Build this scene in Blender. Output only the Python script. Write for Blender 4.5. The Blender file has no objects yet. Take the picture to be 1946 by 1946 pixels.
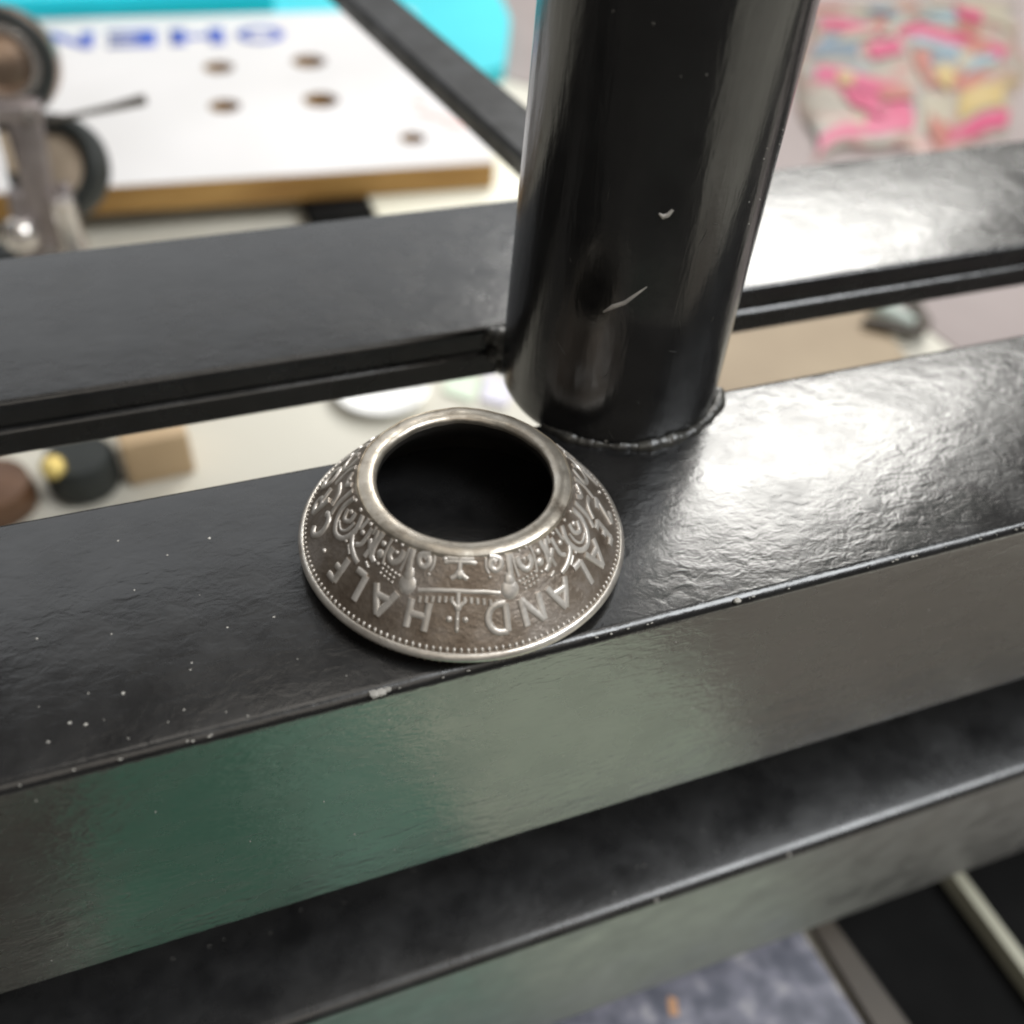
import bpy, bmesh, math, random
from mathutils import Vector, Matrix
random.seed(7)
S = bpy.context.scene
COL = S.collection
MM = 0.001
PI = math.pi

# ------------------------------------------------------------------ camera
cam_d = bpy.data.cameras.new("camera")
cam = bpy.data.objects.new("camera", cam_d)
COL.objects.link(cam)
cam_d.sensor_width = 36.0
cam_d.lens = 34.47
cam_d.clip_start = 0.002
cam_d.clip_end = 20.0
_r = Vector((0.93910961, -0.33768244, 0.06359022))
_u = Vector((0.19817049, 0.68343054, 0.70260312))
_b = Vector((-0.28071623, -0.64721964, 0.70873488))
CP = Vector((-21.0246, -60.17736, 69.08438))
cam.matrix_world = Matrix(((_r.x, _u.x, _b.x, CP.x * MM), (_r.y, _u.y, _b.y, CP.y * MM),
                           (_r.z, _u.z, _b.z, CP.z * MM), (0, 0, 0, 1)))
cam_d.dof.use_dof = True
cam_d.dof.focus_distance = 0.0905
cam_d.dof.aperture_fstop = 17.5
cam_d.dof.aperture_blades = 0
S.camera = cam

# ------------------------------------------------------------------ world, lamps, exposure
W = bpy.data.worlds.new("World")
S.world = W
W.use_nodes = True
bg = W.node_tree.nodes["Background"]
bg.inputs[0].default_value = (1.0, 0.95, 0.88, 1)
bg.inputs[1].default_value = 0.09


def lamp(name, az, el, dist, sx, sy, radiance, color, target=(0, 0, 0)):
    d = bpy.data.lights.new(name, 'AREA')
    d.shape = 'RECTANGLE'
    d.size = sx
    d.size_y = sy
    d.energy = radiance * PI * sx * sy
    d.color = color
    o = bpy.data.objects.new(name, d)
    COL.objects.link(o)
    a, e = math.radians(az), math.radians(el)
    p = Vector((math.sin(a) * math.cos(e), math.cos(a) * math.cos(e), math.sin(e))) * dist
    o.location = p
    o.rotation_euler = (p - Vector(target)).to_track_quat('Z', 'Y').to_euler()
    return o


lamp("window_lamp", 42, 38, 1.3, 0.43, 0.48, 17, (1.0, 0.98, 0.93))
lamp("wall_lamp", -4, 31, 1.7, 2.4, 1.2, 1.1, (0.94, 0.97, 1.0))
lamp("ceiling_lamp", 122, 55, 1.8, 0.95, 0.8, 13.0, (0.95, 0.98, 1.0))
lamp("overhead_lamp", 40, 81, 1.9, 1.1, 0.75, 1.9, (1.0, 0.93, 0.84))
lamp("fill_lamp", 190, 44, 1.6, 1.5, 1.0, 1.0, (1.0, 0.91, 0.79))  # added warm fill from the camera side, for the coin's face

S.view_settings.view_transform = 'Standard'
S.view_settings.look = 'None'
S.view_settings.exposure = 0.0
S.view_settings.gamma = 1.0
S.render.filter_size = 2.0
S.cycles.filter_width = 2.0
S.cycles.max_bounces = 8


# ------------------------------------------------------------------ materials
def new_mat(name, color=(0.5, 0.5, 0.5), rough=0.5, metal=0.0, spec=0.5):
    m = bpy.data.materials.new(name)
    m.use_nodes = True
    b = m.node_tree.nodes["Principled BSDF"]
    b.inputs["Base Color"].default_value = (*color, 1)
    b.inputs["Roughness"].default_value = rough
    b.inputs["Metallic"].default_value = metal
    b.inputs["Specular IOR Level"].default_value = spec
    return m, m.node_tree, b


def coords(nt, scale=(1, 1, 1), rot=(0, 0, 0)):
    tc = nt.nodes.new("ShaderNodeTexCoord")
    mp = nt.nodes.new("ShaderNodeMapping")
    mp.inputs["Scale"].default_value = scale
    mp.inputs["Rotation"].default_value = rot
    nt.links.new(tc.outputs["Object"], mp.inputs["Vector"])
    return mp.outputs["Vector"]


def noise(nt, vec, scale, detail=3.0, rough=0.5, dist=0.0):
    n = nt.nodes.new("ShaderNodeTexNoise")
    n.inputs["Scale"].default_value = scale
    n.inputs["Detail"].default_value = detail
    n.inputs["Roughness"].default_value = rough
    n.inputs["Distortion"].default_value = dist
    nt.links.new(vec, n.inputs["Vector"])
    return n.outputs["Fac"]


def ramp(nt, fac, stops):
    r = nt.nodes.new("ShaderNodeValToRGB")
    els = r.color_ramp.elements
    while len(els) < len(stops):
        els.new(0.5)
    for e, (p, c) in zip(els, stops):
        e.position = p
        e.color = (*c, 1)
    nt.links.new(fac, r.inputs["Fac"])
    return r.outputs["Color"]


def math_node(nt, op, a, b):
    n = nt.nodes.new("ShaderNodeMath")
    n.operation = op
    for i, v in enumerate((a, b)):
        if isinstance(v, (int, float)):
            n.inputs[i].default_value = v
        else:
            nt.links.new(v, n.inputs[i])
    return n.outputs[0]


def bump(nt, b, height, dist, strength=1.0, prev=None):
    n = nt.nodes.new("ShaderNodeBump")
    n.inputs["Distance"].default_value = dist
    n.inputs["Strength"].default_value = strength
    nt.links.new(height, n.inputs["Height"])
    if prev is not None:
        nt.links.new(prev, n.inputs["Normal"])
    nt.links.new(n.outputs["Normal"], b.inputs["Normal"])
    return n.outputs["Normal"]


def paint(name, wrinkle=1.0, rough=0.22, spec=0.8, stretch=(1, 1, 1), rot=(0, 0, 0), ior=1.5, smooth_left=1.0, base_gain=1.0):  # last argument scales the base colour
    m, nt, b = new_mat(name, (0.012, 0.0122, 0.013), rough, 0, spec)
    b.inputs["IOR"].default_value = ior
    v = coords(nt)
    vs = coords(nt, stretch, rot)
    col = ramp(nt, noise(nt, v, 260, 4), [(0.3, (0.006 * base_gain, 0.006 * base_gain, 0.0063 * base_gain)), (0.75, (0.014 * base_gain, 0.014 * base_gain, 0.0143 * base_gain))])
    nt.links.new(col, b.inputs["Base Color"])
    rr = nt.nodes.new("ShaderNodeMapRange")
    nt.links.new(noise(nt, v, 150, 5, 0.6), rr.inputs["Value"])
    rr.inputs["From Min"].default_value = 0.3
    rr.inputs["From Max"].default_value = 0.75
    rr.inputs["To Min"].default_value = rough * 0.75
    rr.inputs["To Max"].default_value = rough * 1.45
    nt.links.new(rr.outputs[0], b.inputs["Roughness"])
    sx = nt.nodes.new("ShaderNodeSeparateXYZ")
    nt.links.new(v, sx.inputs[0])
    mr = nt.nodes.new("ShaderNodeMapRange")
    mr.interpolation_type = 'SMOOTHSTEP'
    nt.links.new(sx.outputs["X"], mr.inputs["Value"])
    mr.inputs["From Min"].default_value = 0.004
    mr.inputs["From Max"].default_value = 0.030
    mr.inputs["To Min"].default_value = smooth_left
    mr.inputs["To Max"].default_value = 1.0
    h1 = math_node(nt, 'MULTIPLY', noise(nt, vs, 680, 3.0, 0.55, 0.6), mr.outputs[0])
    h2 = math_node(nt, 'MULTIPLY', noise(nt, vs, 160, 2.0, 0.5), mr.outputs[0])
    p = bump(nt, b, h1, 0.00012 * wrinkle)
    p = bump(nt, b, h2, 0.00020 * wrinkle, 1.0, p)
    bump(nt, b, noise(nt, v, 2300, 2.5), 0.000022 * wrinkle, 1.0, p)
    return m


M = {}
M['paint'] = paint("black_gloss_paint", 0.48, 0.24, 0.8, (0.75, 1.25, 1), (0, 0, 0.5), 1.5, 0.8)
M['paint_low'] = paint("black_satin_paint", 0.20, 0.27, 0.75, (1, 1, 1), (0, 0, 0), 1.5, 1.0, 1.6)
M['paint_matte'] = paint("black_matte_paint", 0.25, 0.50, 0.35, (1, 1, 1), (0, 0, 0), 1.5, 1.0, 1.5)
M['paint_face'] = paint("black_gloss_paint_on_side", 0.62, 0.24, 1.0, (0.8, 1, 2.2), (0, 0.6, 0), 2.1, 1.0)
M['paint_pale'] = paint("paler_black_paint_on_side", 0.5, 0.44, 1.0, (1, 1, 1), (0, 0, 0), 2.1, 1.0, 7.0)  # base colour scaled well up for a paler side face
M['paint_post'] = paint("black_gloss_paint_on_tube", 0.34, 0.19, 0.8, (2.0, 2.0, 0.30), (0, 0, 0), 1.55)


def simple(name, c1, c2, scale, rough=0.5, metal=0.0, spec=0.5, bscale=None, bdist=0.0):
    m, nt, b = new_mat(name, c1, rough, metal, spec)
    v = coords(nt)
    nt.links.new(ramp(nt, noise(nt, v, scale, 4), [(0.3, c1), (0.7, c2)]), b.inputs["Base Color"])
    if bscale:
        bump(nt, b, noise(nt, v, bscale, 3), bdist)
    return m


# the coin's nickel silver: brown toned field, cleaner metal on the high spots
m, nt, b = new_mat("toned_coin_field", (0.3, 0.24, 0.18), 0.36, 0.75)
v = coords(nt)
nt.links.new(ramp(nt, noise(nt, v, 190, 5, 0.65), [(0.28, (0.12, 0.083, 0.055)), (0.5, (0.285, 0.235, 0.19)), (0.72, (0.46, 0.41, 0.37))]), b.inputs["Base Color"])
bump(nt, b, noise(nt, v, 1700, 5, 0.65), 0.00010)
M['field'] = m
m, nt, b = new_mat("worn_coin_relief", (0.6, 0.55, 0.47), 0.38, 0.62)
v = coords(nt)
nt.links.new(ramp(nt, noise(nt, v, 420, 5, 0.65), [(0.28, (0.46, 0.42, 0.37)), (0.7, (0.78, 0.74, 0.69))]), b.inputs["Base Color"])
bump(nt, b, noise(nt, v, 2200, 3), 0.00003)
M['relief'] = m
m, nt, b = new_mat("worn_coin_lip", (0.6, 0.55, 0.45), 0.38, 0.85)
v = coords(nt)
nt.links.new(ramp(nt, noise(nt, v, 420, 6, 0.72), [(0.30, (0.22, 0.18, 0.14)), (0.44, (0.46, 0.41, 0.34)), (0.75, (0.62, 0.58, 0.51))]), b.inputs["Base Color"])
bump(nt, b, noise(nt, v, 1300, 4), 0.00005)
M['lip'] = m
M['rim'] = simple('worn_coin_rim', (0.50, 0.455, 0.40), (0.78, 0.74, 0.68), 380, 0.36, 0.8, 0.5, 1500, 0.00006)
M['bore'] = simple("shaded_ring_bore", (0.010, 0.009, 0.008), (0.03, 0.026, 0.022), 300, 0.6, 0.3)  # near-black colour holds the shade inside the hole
M['weld'] = simple("painted_weld", (0.015, 0.015, 0.015), (0.05, 0.048, 0.04), 700, 0.35, 0, 0.8, 1200, 0.0002)
M['fleck'] = simple("chipped_primer", (0.26, 0.25, 0.23), (0.50, 0.48, 0.44), 900, 0.7)
M['bare'] = simple("bare_scratched_steel", (0.35, 0.33, 0.31), (0.6, 0.57, 0.53), 900, 0.45, 0.3)
M['bench'] = simple("cream_bench_top", (0.54, 0.515, 0.44), (0.62, 0.595, 0.52), 9, 0.45, 0, 0.4, 300, 0.0001)
M['grey_sheet'] = simple("pinkish_grey_paper", (0.27, 0.23, 0.222), (0.335, 0.288, 0.28), 7, 0.75, 0, 0.3, 25, 0.004)
M['white'] = simple("white_laminate", (0.62, 0.605, 0.60), (0.73, 0.71, 0.712), 12, 0.30, 0, 0.5)
m, nt, b = new_mat("brown_board_edge", (0.3, 0.17, 0.05), 0.6)
v = coords(nt, (0.25, 1, 3))
nt.links.new(ramp(nt, noise(nt, v, 120, 4), [(0.3, (0.27, 0.135, 0.030)), (0.7, (0.43, 0.25, 0.075))]), b.inputs["Base Color"])
M['wood'] = m
M['blue'] = simple("blue_print", (0.03, 0.07, 0.40), (0.05, 0.10, 0.48), 60, 0.5)
M['red'] = simple("faded_red_print", (0.75, 0.42, 0.38), (0.80, 0.55, 0.50), 60, 0.5)
M['teal'] = simple("teal_plastic", (0.02, 0.46, 0.55), (0.05, 0.62, 0.70), 8, 0.35)
M['teal_deep'] = simple('deep_teal_plastic', (0.004, 0.60, 0.74), (0.01, 0.68, 0.82), 8, 0.35)
M['cream'] = simple("cream_plastic", (0.80, 0.78, 0.64), (0.86, 0.84, 0.72), 20, 0.4)
M['black'] = simple("black_plastic", (0.003, 0.003, 0.003), (0.006, 0.006, 0.006), 80, 0.7, 0, 0.08)
M['rubber'] = simple("black_rubber", (0.015, 0.018, 0.017), (0.03, 0.034, 0.032), 80, 0.55, 0, 0.4)
M['bronze'] = simple("tarnished_bronze", (0.25, 0.17, 0.12), (0.42, 0.32, 0.25), 140, 0.33, 0.9)
M['grey_metal'] = simple("dull_grey_casting", (0.22, 0.19, 0.19), (0.36, 0.32, 0.32), 140, 0.40, 0.7)
M['bright'] = simple("bright_steel", (0.62, 0.58, 0.55), (0.75, 0.71, 0.68), 90, 0.25, 0.9)
M['brass'] = simple("polished_brass", (0.80, 0.62, 0.20), (0.88, 0.72, 0.30), 90, 0.25, 0.6)
M['tan_face'] = simple("tan_roller_face", (0.42, 0.33, 0.24), (0.52, 0.42, 0.32), 60, 0.6)
M['tan'] = simple("tan_card", (0.26, 0.195, 0.125), (0.335, 0.26, 0.17), 22, 0.6)
M['brown'] = simple("brown_leather", (0.20, 0.085, 0.03), (0.30, 0.14, 0.06), 60, 0.55)
M['leather'] = simple('dark_brown_leather', (0.07, 0.032, 0.016), (0.14, 0.07, 0.035), 120, 0.45)
M['orange'] = simple('orange_print', (0.50, 0.27, 0.14), (0.58, 0.34, 0.2), 40, 0.5)
M['dark_brown'] = simple("dark_brown_tape", (0.045, 0.036, 0.027), (0.075, 0.06, 0.045), 50, 0.5)
M['wood_block'] = simple("beige_wood_block", (0.44, 0.31, 0.18), (0.56, 0.41, 0.25), 40, 0.6)
M['dish'] = simple("white_china", (0.93, 0.93, 0.91), (0.94, 0.94, 0.92), 10, 0.15)
M['mint'] = simple("pale_green_paper", (0.62, 0.72, 0.58), (0.68, 0.76, 0.63), 20, 0.7)
M['lilac'] = simple("pale_lilac_paper", (0.66, 0.64, 0.74), (0.72, 0.70, 0.79), 20, 0.7)
M['aqua'] = simple("pale_aqua_plastic", (0.40, 0.46, 0.42), (0.46, 0.52, 0.47), 20, 0.5)
M['strip'] = simple("olive_grey_plastic", (0.36, 0.35, 0.27), (0.44, 0.43, 0.34), 40, 0.4)
M['kraft'] = simple('grey_brown_kraft', (0.20, 0.175, 0.14), (0.32, 0.28, 0.235), 15, 0.7)
M['mat_dark'] = simple("dark_green_mat", (0.035, 0.16, 0.10), (0.12, 0.30, 0.20), 45, 0.7)
M['mat_mid'] = simple('unseen_green_card', (0.10, 0.34, 0.23), (0.34, 0.52, 0.40), 45, 0.7)
M['mat_pale'] = simple("pale_green_card", (0.46, 0.60, 0.44), (0.82, 0.84, 0.66), 40, 0.7)
m, nt, b = new_mat("speckled_blue_grey_print", (0.2, 0.2, 0.23), 0.45)
v = coords(nt)
nt.links.new(ramp(nt, noise(nt, v, 170, 2.5, 0.55), [(0.38, (0.10, 0.105, 0.135)), (0.54, (0.20, 0.20, 0.245)), (0.66, (0.40, 0.39, 0.41)), (0.73, (0.62, 0.60, 0.56))]), b.inputs["Base Color"])
M['speckle'] = m
# printed pouch: blotches of cream, pink, blue and ochre ink
m, nt, b = new_mat("printed_pouch_film", (0.6, 0.5, 0.45), 0.45)
v = coords(nt, (1, 1, 1), (0, 0, 0.5))
n = noise(nt, v, 34, 2.5, 0.6, 0.8)
nt.links.new(ramp(nt, n, [(0.30, (0.20, 0.25, 0.28)), (0.40, (0.27, 0.245, 0.21)), (0.50, (0.33, 0.285, 0.235)), (0.56, (0.34, 0.16, 0.155)), (0.62, (0.32, 0.275, 0.21)), (0.75, (0.34, 0.24, 0.10))]), b.inputs["Base Color"])
bump(nt, b, noise(nt, v, 40, 3), 0.003)
M['pouch'] = m
M['pink'] = simple("pink_print", (0.42, 0.045, 0.12), (0.46, 0.11, 0.19), 40, 0.45)
M['coral'] = simple("coral_print", (0.33, 0.11, 0.09), (0.38, 0.17, 0.135), 40, 0.45)
M['sky_blue'] = simple("pale_blue_print", (0.21, 0.29, 0.325), (0.26, 0.335, 0.36), 40, 0.45)
M['slate'] = simple("slate_blue_print", (0.12, 0.17, 0.22), (0.18, 0.22, 0.26), 40, 0.45)
M['ochre'] = simple("ochre_print", (0.38, 0.28, 0.11), (0.44, 0.34, 0.17), 40, 0.45)
M['ivory'] = simple("ivory_print", (0.31, 0.275, 0.21), (0.36, 0.325, 0.255), 40, 0.45)


# ------------------------------------------------------------------ object helpers (all lengths in mm, world space)
def tag(o, label=None, cat=None, group=None, kind=None):
    for k, val in (('label', label), ('category', cat), ('group', group), ('kind', kind)):
        if val:
            o[k] = val
    return o


def thing(name, loc, label, cat, group=None):
    o = bpy.data.objects.new(name, None)
    o.empty_display_size = 0.01
    o.location = Vector(loc) * MM
    o['base'] = [float(c) for c in loc]
    COL.objects.link(o)
    return tag(o, label, cat, group)


ORG = {}


def origin_of(p):
    """world position in mm of an object built here"""
    q = Vector((0, 0, 0))
    while p is not None:
        q += p.location / MM
        p = p.parent
    return q


def build(name, bm, mat, parent=None, loc=None, smooth=True, angle=35, mats=None):
    """bmesh in world mm -> one object with its origin at loc (or at its parent's origin)"""
    base = origin_of(parent) if parent else Vector((0, 0, 0))
    org = Vector(loc) if loc is not None else base
    bmesh.ops.recalc_face_normals(bm, faces=bm.faces[:])
    for vert in bm.verts:
        vert.co = (vert.co - org) * MM
    me = bpy.data.meshes.new(name)
    bm.to_mesh(me)
    bm.free()
    for mm_ in (mats or [mat]):
        me.materials.append(mm_)
    if smooth:
        me.polygons.foreach_set("use_smooth", [True] * len(me.polygons))
        me.set_sharp_from_angle(angle=math.radians(angle))
    o = bpy.data.objects.new(name, me)
    o.location = (org - base) * MM
    if parent:
        o.parent = parent
    COL.objects.link(o)
    return o


def basis(axis):
    z = Vector(axis).normalized()
    x = z.orthogonal().normalized()
    return x, z.cross(x), z


def add_box(bm, x0, x1, y0, y1, z0, z1, bev=0.0, seg=2, rot=0.0, mi=0):
    vs = [bm.verts.new((x, y, z)) for x in (x0, x1) for y in (y0, y1) for z in (z0, z1)]
    idx = [(0, 1, 3, 2), (4, 6, 7, 5), (0, 4, 5, 1), (2, 3, 7, 6), (0, 2, 6, 4), (1, 5, 7, 3)]
    fs = [bm.faces.new([vs[i] for i in f]) for f in idx]
    for f in fs:
        f.material_index = mi
    if rot:
        bmesh.ops.rotate(bm, verts=vs, cent=((x0 + x1) / 2, (y0 + y1) / 2, 0), matrix=Matrix.Rotation(math.radians(rot), 3, 'Z'))
    if bev:
        es = list({e for f in fs for e in f.edges})
        bmesh.ops.bevel(bm, geom=es, offset=bev, segments=seg, profile=0.5, affect='EDGES')
    return vs


def add_lathe(bm, profile, cent, axis=(0, 0, 1), n=48, closed=False, mis=None):
    """profile: (radius, height along axis)"""
    x, y, z = basis(axis)
    c = Vector(cent)
    rings = []
    for r, h in profile:
        if r < 1e-6:
            rings.append([bm.verts.new(c + z * h)])
        else:
            rings.append([bm.verts.new(c + z * h + (x * math.cos(2 * PI * i / n) + y * math.sin(2 * PI * i / n)) * r) for i in range(n)])
    pairs = list(zip(rings, rings[1:]))
    if closed:
        pairs.append((rings[-1], rings[0]))
    for k, (a, b_) in enumerate(pairs):
        for i in range(n):
            j = (i + 1) % n
            if len(a) == 1 and len(b_) == 1:
                continue
            if len(a) == 1:
                f = bm.faces.new((a[0], b_[i], b_[j]))
            elif len(b_) == 1:
                f = bm.faces.new((a[i], a[j], b_[0]))
            else:
                f = bm.faces.new((a[i], a[j], b_[j], b_[i]))
            if mis:
                f.material_index = mis[k]


def add_tube(bm, pts, radii, n=10, cap=True):
    pts = [Vector(p) for p in pts]
    if isinstance(radii, (int, float)):
        radii = [radii] * len(pts)
    rings = []
    up = None
    for i, p in enumerate(pts):
        t = (pts[min(i + 1, len(pts) - 1)] - pts[max(i - 1, 0)]).normalized()
        if up is None:
            up = t.orthogonal().normalized()
        up = (up - t * up.dot(t)).normalized()
        s = t.cross(up)
        rings.append([bm.verts.new(p + (up * math.cos(2 * PI * k / n) + s * math.sin(2 * PI * k / n)) * radii[i]) for k in range(n)])
    for a, b_ in zip(rings, rings[1:]):
        for k in range(n):
            bm.faces.new((a[k], a[(k + 1) % n], b_[(k + 1) % n], b_[k]))
    if cap:
        bm.faces.new(rings[0])
        bm.faces.new(rings[-1])


def add_profile_x(bm, prof, x0, x1, nseg=1):
    """closed (y,z) profile swept along X"""
    secs = []
    for k in range(nseg + 1):
        x = x0 + (x1 - x0) * k / nseg
        secs.append([bm.verts.new((x, y, z)) for y, z in prof])
    n = len(prof)
    for a, b_ in zip(secs, secs[1:]):
        for i in range(n):
            bm.faces.new((a[i], a[(i + 1) % n], b_[(i + 1) % n], b_[i]))
    bm.faces.new(secs[0])
    bm.faces.new(secs[-1])


def round_profile(y0, y1, z0, z1, r_top, r_bot, n=5):
    pts = []
    for cy, cz, r, a0 in ((y1 - r_top, z1 - r_top, r_top, 0), (y0 + r_top, z1 - r_top, r_top, 90),
                          (y0 + r_bot, z0 + r_bot, r_bot, 180), (y1 - r_bot, z0 + r_bot, r_bot, 270)):
        for k in range(n + 1):
            a = math.radians(a0 + 90 * k / n)
            pts.append((cy + r * math.cos(a), cz + r * math.sin(a)))
    return pts


def add_poly(bm, pts, z0, z1, mi=0):
    """flat outline in XY with thickness"""
    lo = [bm.verts.new((x, y, z0)) for x, y in pts]
    hi = [bm.verts.new((x, y, z1)) for x, y in pts]
    n = len(pts)
    for f in ([bm.faces.new(lo), bm.faces.new(hi)] + [bm.faces.new((lo[i], lo[(i + 1) % n], hi[(i + 1) % n], hi[i])) for i in range(n)]):
        f.material_index = mi


def NB():
    return bmesh.new()


# ------------------------------------------------------------------ the setting: bench
BZ = -118.0
bm = NB()
add_poly(bm, [(-700, 112), (-150, 108), (-150, -185), (150, -185), (215, -560), (1100, -560), (1100, 1000), (-700, 1000)], BZ - 30, BZ)  # front outline, out of view, is shaped for the tube's reflections
tag(build('bench_top', bm, M['bench'], loc=(0, 0, BZ)), kind='structure')
bm = NB()
add_poly(bm, [(233, 60), (700, 40), (760, 520), (560, 640), (150, 640), (140, 395), (196, 330), (216, 200)], BZ + 0.05, BZ + 0.7)
tag(build('paper_sheet', bm, M['grey_sheet'], loc=(300, 250, BZ), smooth=False),
    'large pinkish grey paper sheet lying under the colourful pouch', 'paper')

# ------------------------------------------------------------------ steel frame
X0, X1 = -170.0, 300.0
frame = thing('steel_frame', (0, 0, BZ), 'black gloss painted welded steel frame of flat rails with a round upright tube', 'frame')
bm = NB()
add_profile_x(bm, round_profile(-14.0, 15.2, -34.4, 0, 1.05, 0.6), X0, X1, 1)
# side face gets its own brushed paint
rail = build('front_rail', bm, M['paint'], frame, mats=[M['paint'], M['paint_face']])
for p in rail.data.polygons:
    if abs(p.normal.y) > 0.95:
        p.material_index = 1
bm = NB()
add_profile_x(bm, round_profile(-19.0, 15.2, -91.5, -54.5, 1.6, 0.7), X0, X1, 1)
rail = build('lower_rail', bm, M['paint_low'], frame, mats=[M['paint_low'], M['paint_pale']])
for p in rail.data.polygons:
    if abs(p.normal.y) > 0.95:
        p.material_index = 1
# back rail: flat bar with a rolled front lip and a crease below it
prof = [(63.5, -7.2), (63.5, -0.6), (62.9, 0.0)]
prof += [(34.0 - 0.7 * math.sin(math.radians(a)), -0.7 + 0.7 * math.cos(math.radians(a))) for a in (0, 22, 45, 68, 90)]
prof += [(33.3, -2.9), (33.6, -3.2), (33.6, -3.4), (33.15, -3.55), (32.95, -3.8), (32.95, -6.7), (33.5, -7.2)]
bm = NB()
add_profile_x(bm, prof, X0, X1, 1)
build('back_rail', bm, M['paint'], frame)
# support bar running away from the back rail
bm = NB()
dv = Vector((9.3, -64.0, 0)).normalized()
pv = Vector((-dv.y, dv.x, 0))
c0 = Vector((38.2, 63.7, 0))
c1 = c0 - dv * 330
prof2 = [(-0.6, -5.2), (-1.9, -1.2), (-1.2, -0.4), (7.6, -0.4), (8.2, -1.2), (7.6, -5.2)]
secs = [[bm.verts.new(c + pv * a + Vector((0, 0, z))) for a, z in prof2] for c in (c0, c1)]
for i in range(len(prof2)):
    j = (i + 1) % len(prof2)
    bm.faces.new((secs[0][i], secs[0][j], secs[1][j], secs[1][i]))
bm.faces.new(secs[0]); bm.faces.new(secs[1])
build('support_bar', bm, M['paint_matte'], frame)
# upright tube
PC = Vector((25.1, 20.6, 0))
bm = NB()
hs = [-0.4, 0.3, 1.2] + [4 + 8 * i for i in range(33)]
rad_at = lambda h: 12.0 + 0.45 * max(0.0, 1 - h / 42) ** 1.3
add_lathe(bm, [(0, -0.4), (11.9, -0.4), (12.35, 0.4)] + [(rad_at(h), h) for h in hs[2:]] + [(0, hs[-1])], PC, n=96)
for q in bm.verts:
    q.co.x -= 0.55 * max(0.0, 1 - q.co.z / 45)
build('upright_tube', bm, M['paint_post'], frame)
# weld bead round the foot of the tube, only where it stands on steel
bm = NB()
pts, rad = [], []
for i in range(150):
    a = math.radians(-168 + 156 * i / 149)
    rr = 12.35 + 0.10 * math.sin(i * 0.21 + 1) + random.uniform(-0.06, 0.06)
    pts.append(PC + Vector((rr * math.cos(a), rr * math.sin(a), 0.05 + random.uniform(-0.04, 0.05))))
    rad.append(0.74 + 0.18 * math.sin(i * 0.13) + 0.10 * math.sin(i * 0.47 + 2) + random.uniform(-0.05, 0.05))
pts = [p for p in pts if p.y < 14.6]
rad = rad[:len(pts)]
add_tube(bm, pts, rad, 8)
build('weld_bead', bm, M['weld'], frame, angle=70)
bm = NB()
for (x, y, z, r) in ((14.6, 33.0, -0.5, 0.8), (15.4, 32.6, -0.9, 1.3), (14.2, 33.4, -1.6, 0.7), (16.0, 31.9, -2.2, 1.5), (15.2, 32.7, -3.4, 1.1), (16.2, 31.4, -4.6, 1.4)):
    vs = bmesh.ops.create_icosphere(bm, subdivisions=2, radius=r)['verts']
    for q in vs:
        q.co = Vector((x, y, z)) + q.co * (1 + random.uniform(-0.08, 0.08))
build('weld_bead', bm, M['weld'], frame, angle=80)
bm = NB()
for (x, y, z, r) in ((36.3, 32.6, -2.6, 1.6), (36.0, 31.5, -3.6, 1.6), (37.6, 32.9, -4.0, 1.4)):
    vs = bmesh.ops.create_icosphere(bm, subdivisions=2, radius=r)['verts']
    for q in vs:
        q.co = Vector((x, y, z)) + q.co * (1 + random.uniform(-0.08, 0.08))
build('weld_bead', bm, M['weld'], frame, angle=80)
for x in (-138, 290):
    bm = NB()
    add_box(bm, x - 9, x + 9, -12, 12, BZ, -34.2, 0.6)
    build('leg', bm, M['paint'], frame)


def lump(bm, p, sx, sy, sz, rz=0.0):
    vs = bmesh.ops.create_icosphere(bm, subdivisions=1, radius=1.0)['verts']
    R = Matrix.Rotation(rz, 3, 'Z')
    for q in vs:
        k = 1 + random.uniform(-0.25, 0.25)
        q.co = Vector(p) + R @ Vector((q.co.x * sx * k, q.co.y * sy * k, q.co.z * sz * k))


# chips where the primer shows: the large ones are parts, the dust is one scatter
for pts in ([(-11.9, -13.85, -0.05, 0.50), (-11.3, -13.9, -0.05, 0.42), (-10.7, -13.8, 0.0, 0.28)], [(22.7, -13.8, -0.1, 0.42)], [(22.0, -18.8, -54.6, 0.34)], [(42.0, -18.8, -54.6, 0.34)],
            [(-33.5, 34.0, -0.6, 0.55), (-32.3, 34.0, -0.5, 0.35)], [(34.9, 14.0, 1.2, 0.42)], [(19.4, 9.6, 0.8, 0.33)]):
    bm = NB()
    for (x, y, z, r) in pts:
        lump(bm, (x, y, z), r, r * 0.9, r * 0.6)
    build('paint_chip', bm, M['fleck'], frame, angle=20)
bm = NB()
for i in range(30):
    x = random.uniform(-38, -8)
    y = random.choice([random.uniform(-13.0, -6), random.uniform(-13, 10)])
    if math.hypot(x - 0.45, y - 0.6) < 15.6:
        continue
    q = random.uniform(0.05, 0.15)
    lump(bm, (x, y, 0.01), q, q * random.uniform(0.7, 1.2), 0.04)
for i in range(38):
    x = -45 + 110 * random.random() ** 1.0
    lump(bm, (x, -13.86 + random.uniform(-0.1, 0.1), -0.12), 0.10 * random.uniform(0.5, 2.2), 0.08, 0.08)
for i in range(26):
    lump(bm, (random.uniform(-46, 50), -14.02, random.uniform(-31, -1)), 0.075 * random.uniform(0.6, 1.3), 0.05, 0.10)
for i in range(28):
    lump(bm, (random.uniform(-40, 60), random.uniform(-18, 0), -54.48), 0.075 * random.uniform(0.6, 1.3), 0.09, 0.06)
for i in range(20):
    lump(bm, (random.uniform(-40, 10), 33.6 + random.uniform(0, 0.3), -0.8), 0.18 * random.uniform(0.5, 1.4), 0.12, 0.12)
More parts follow.
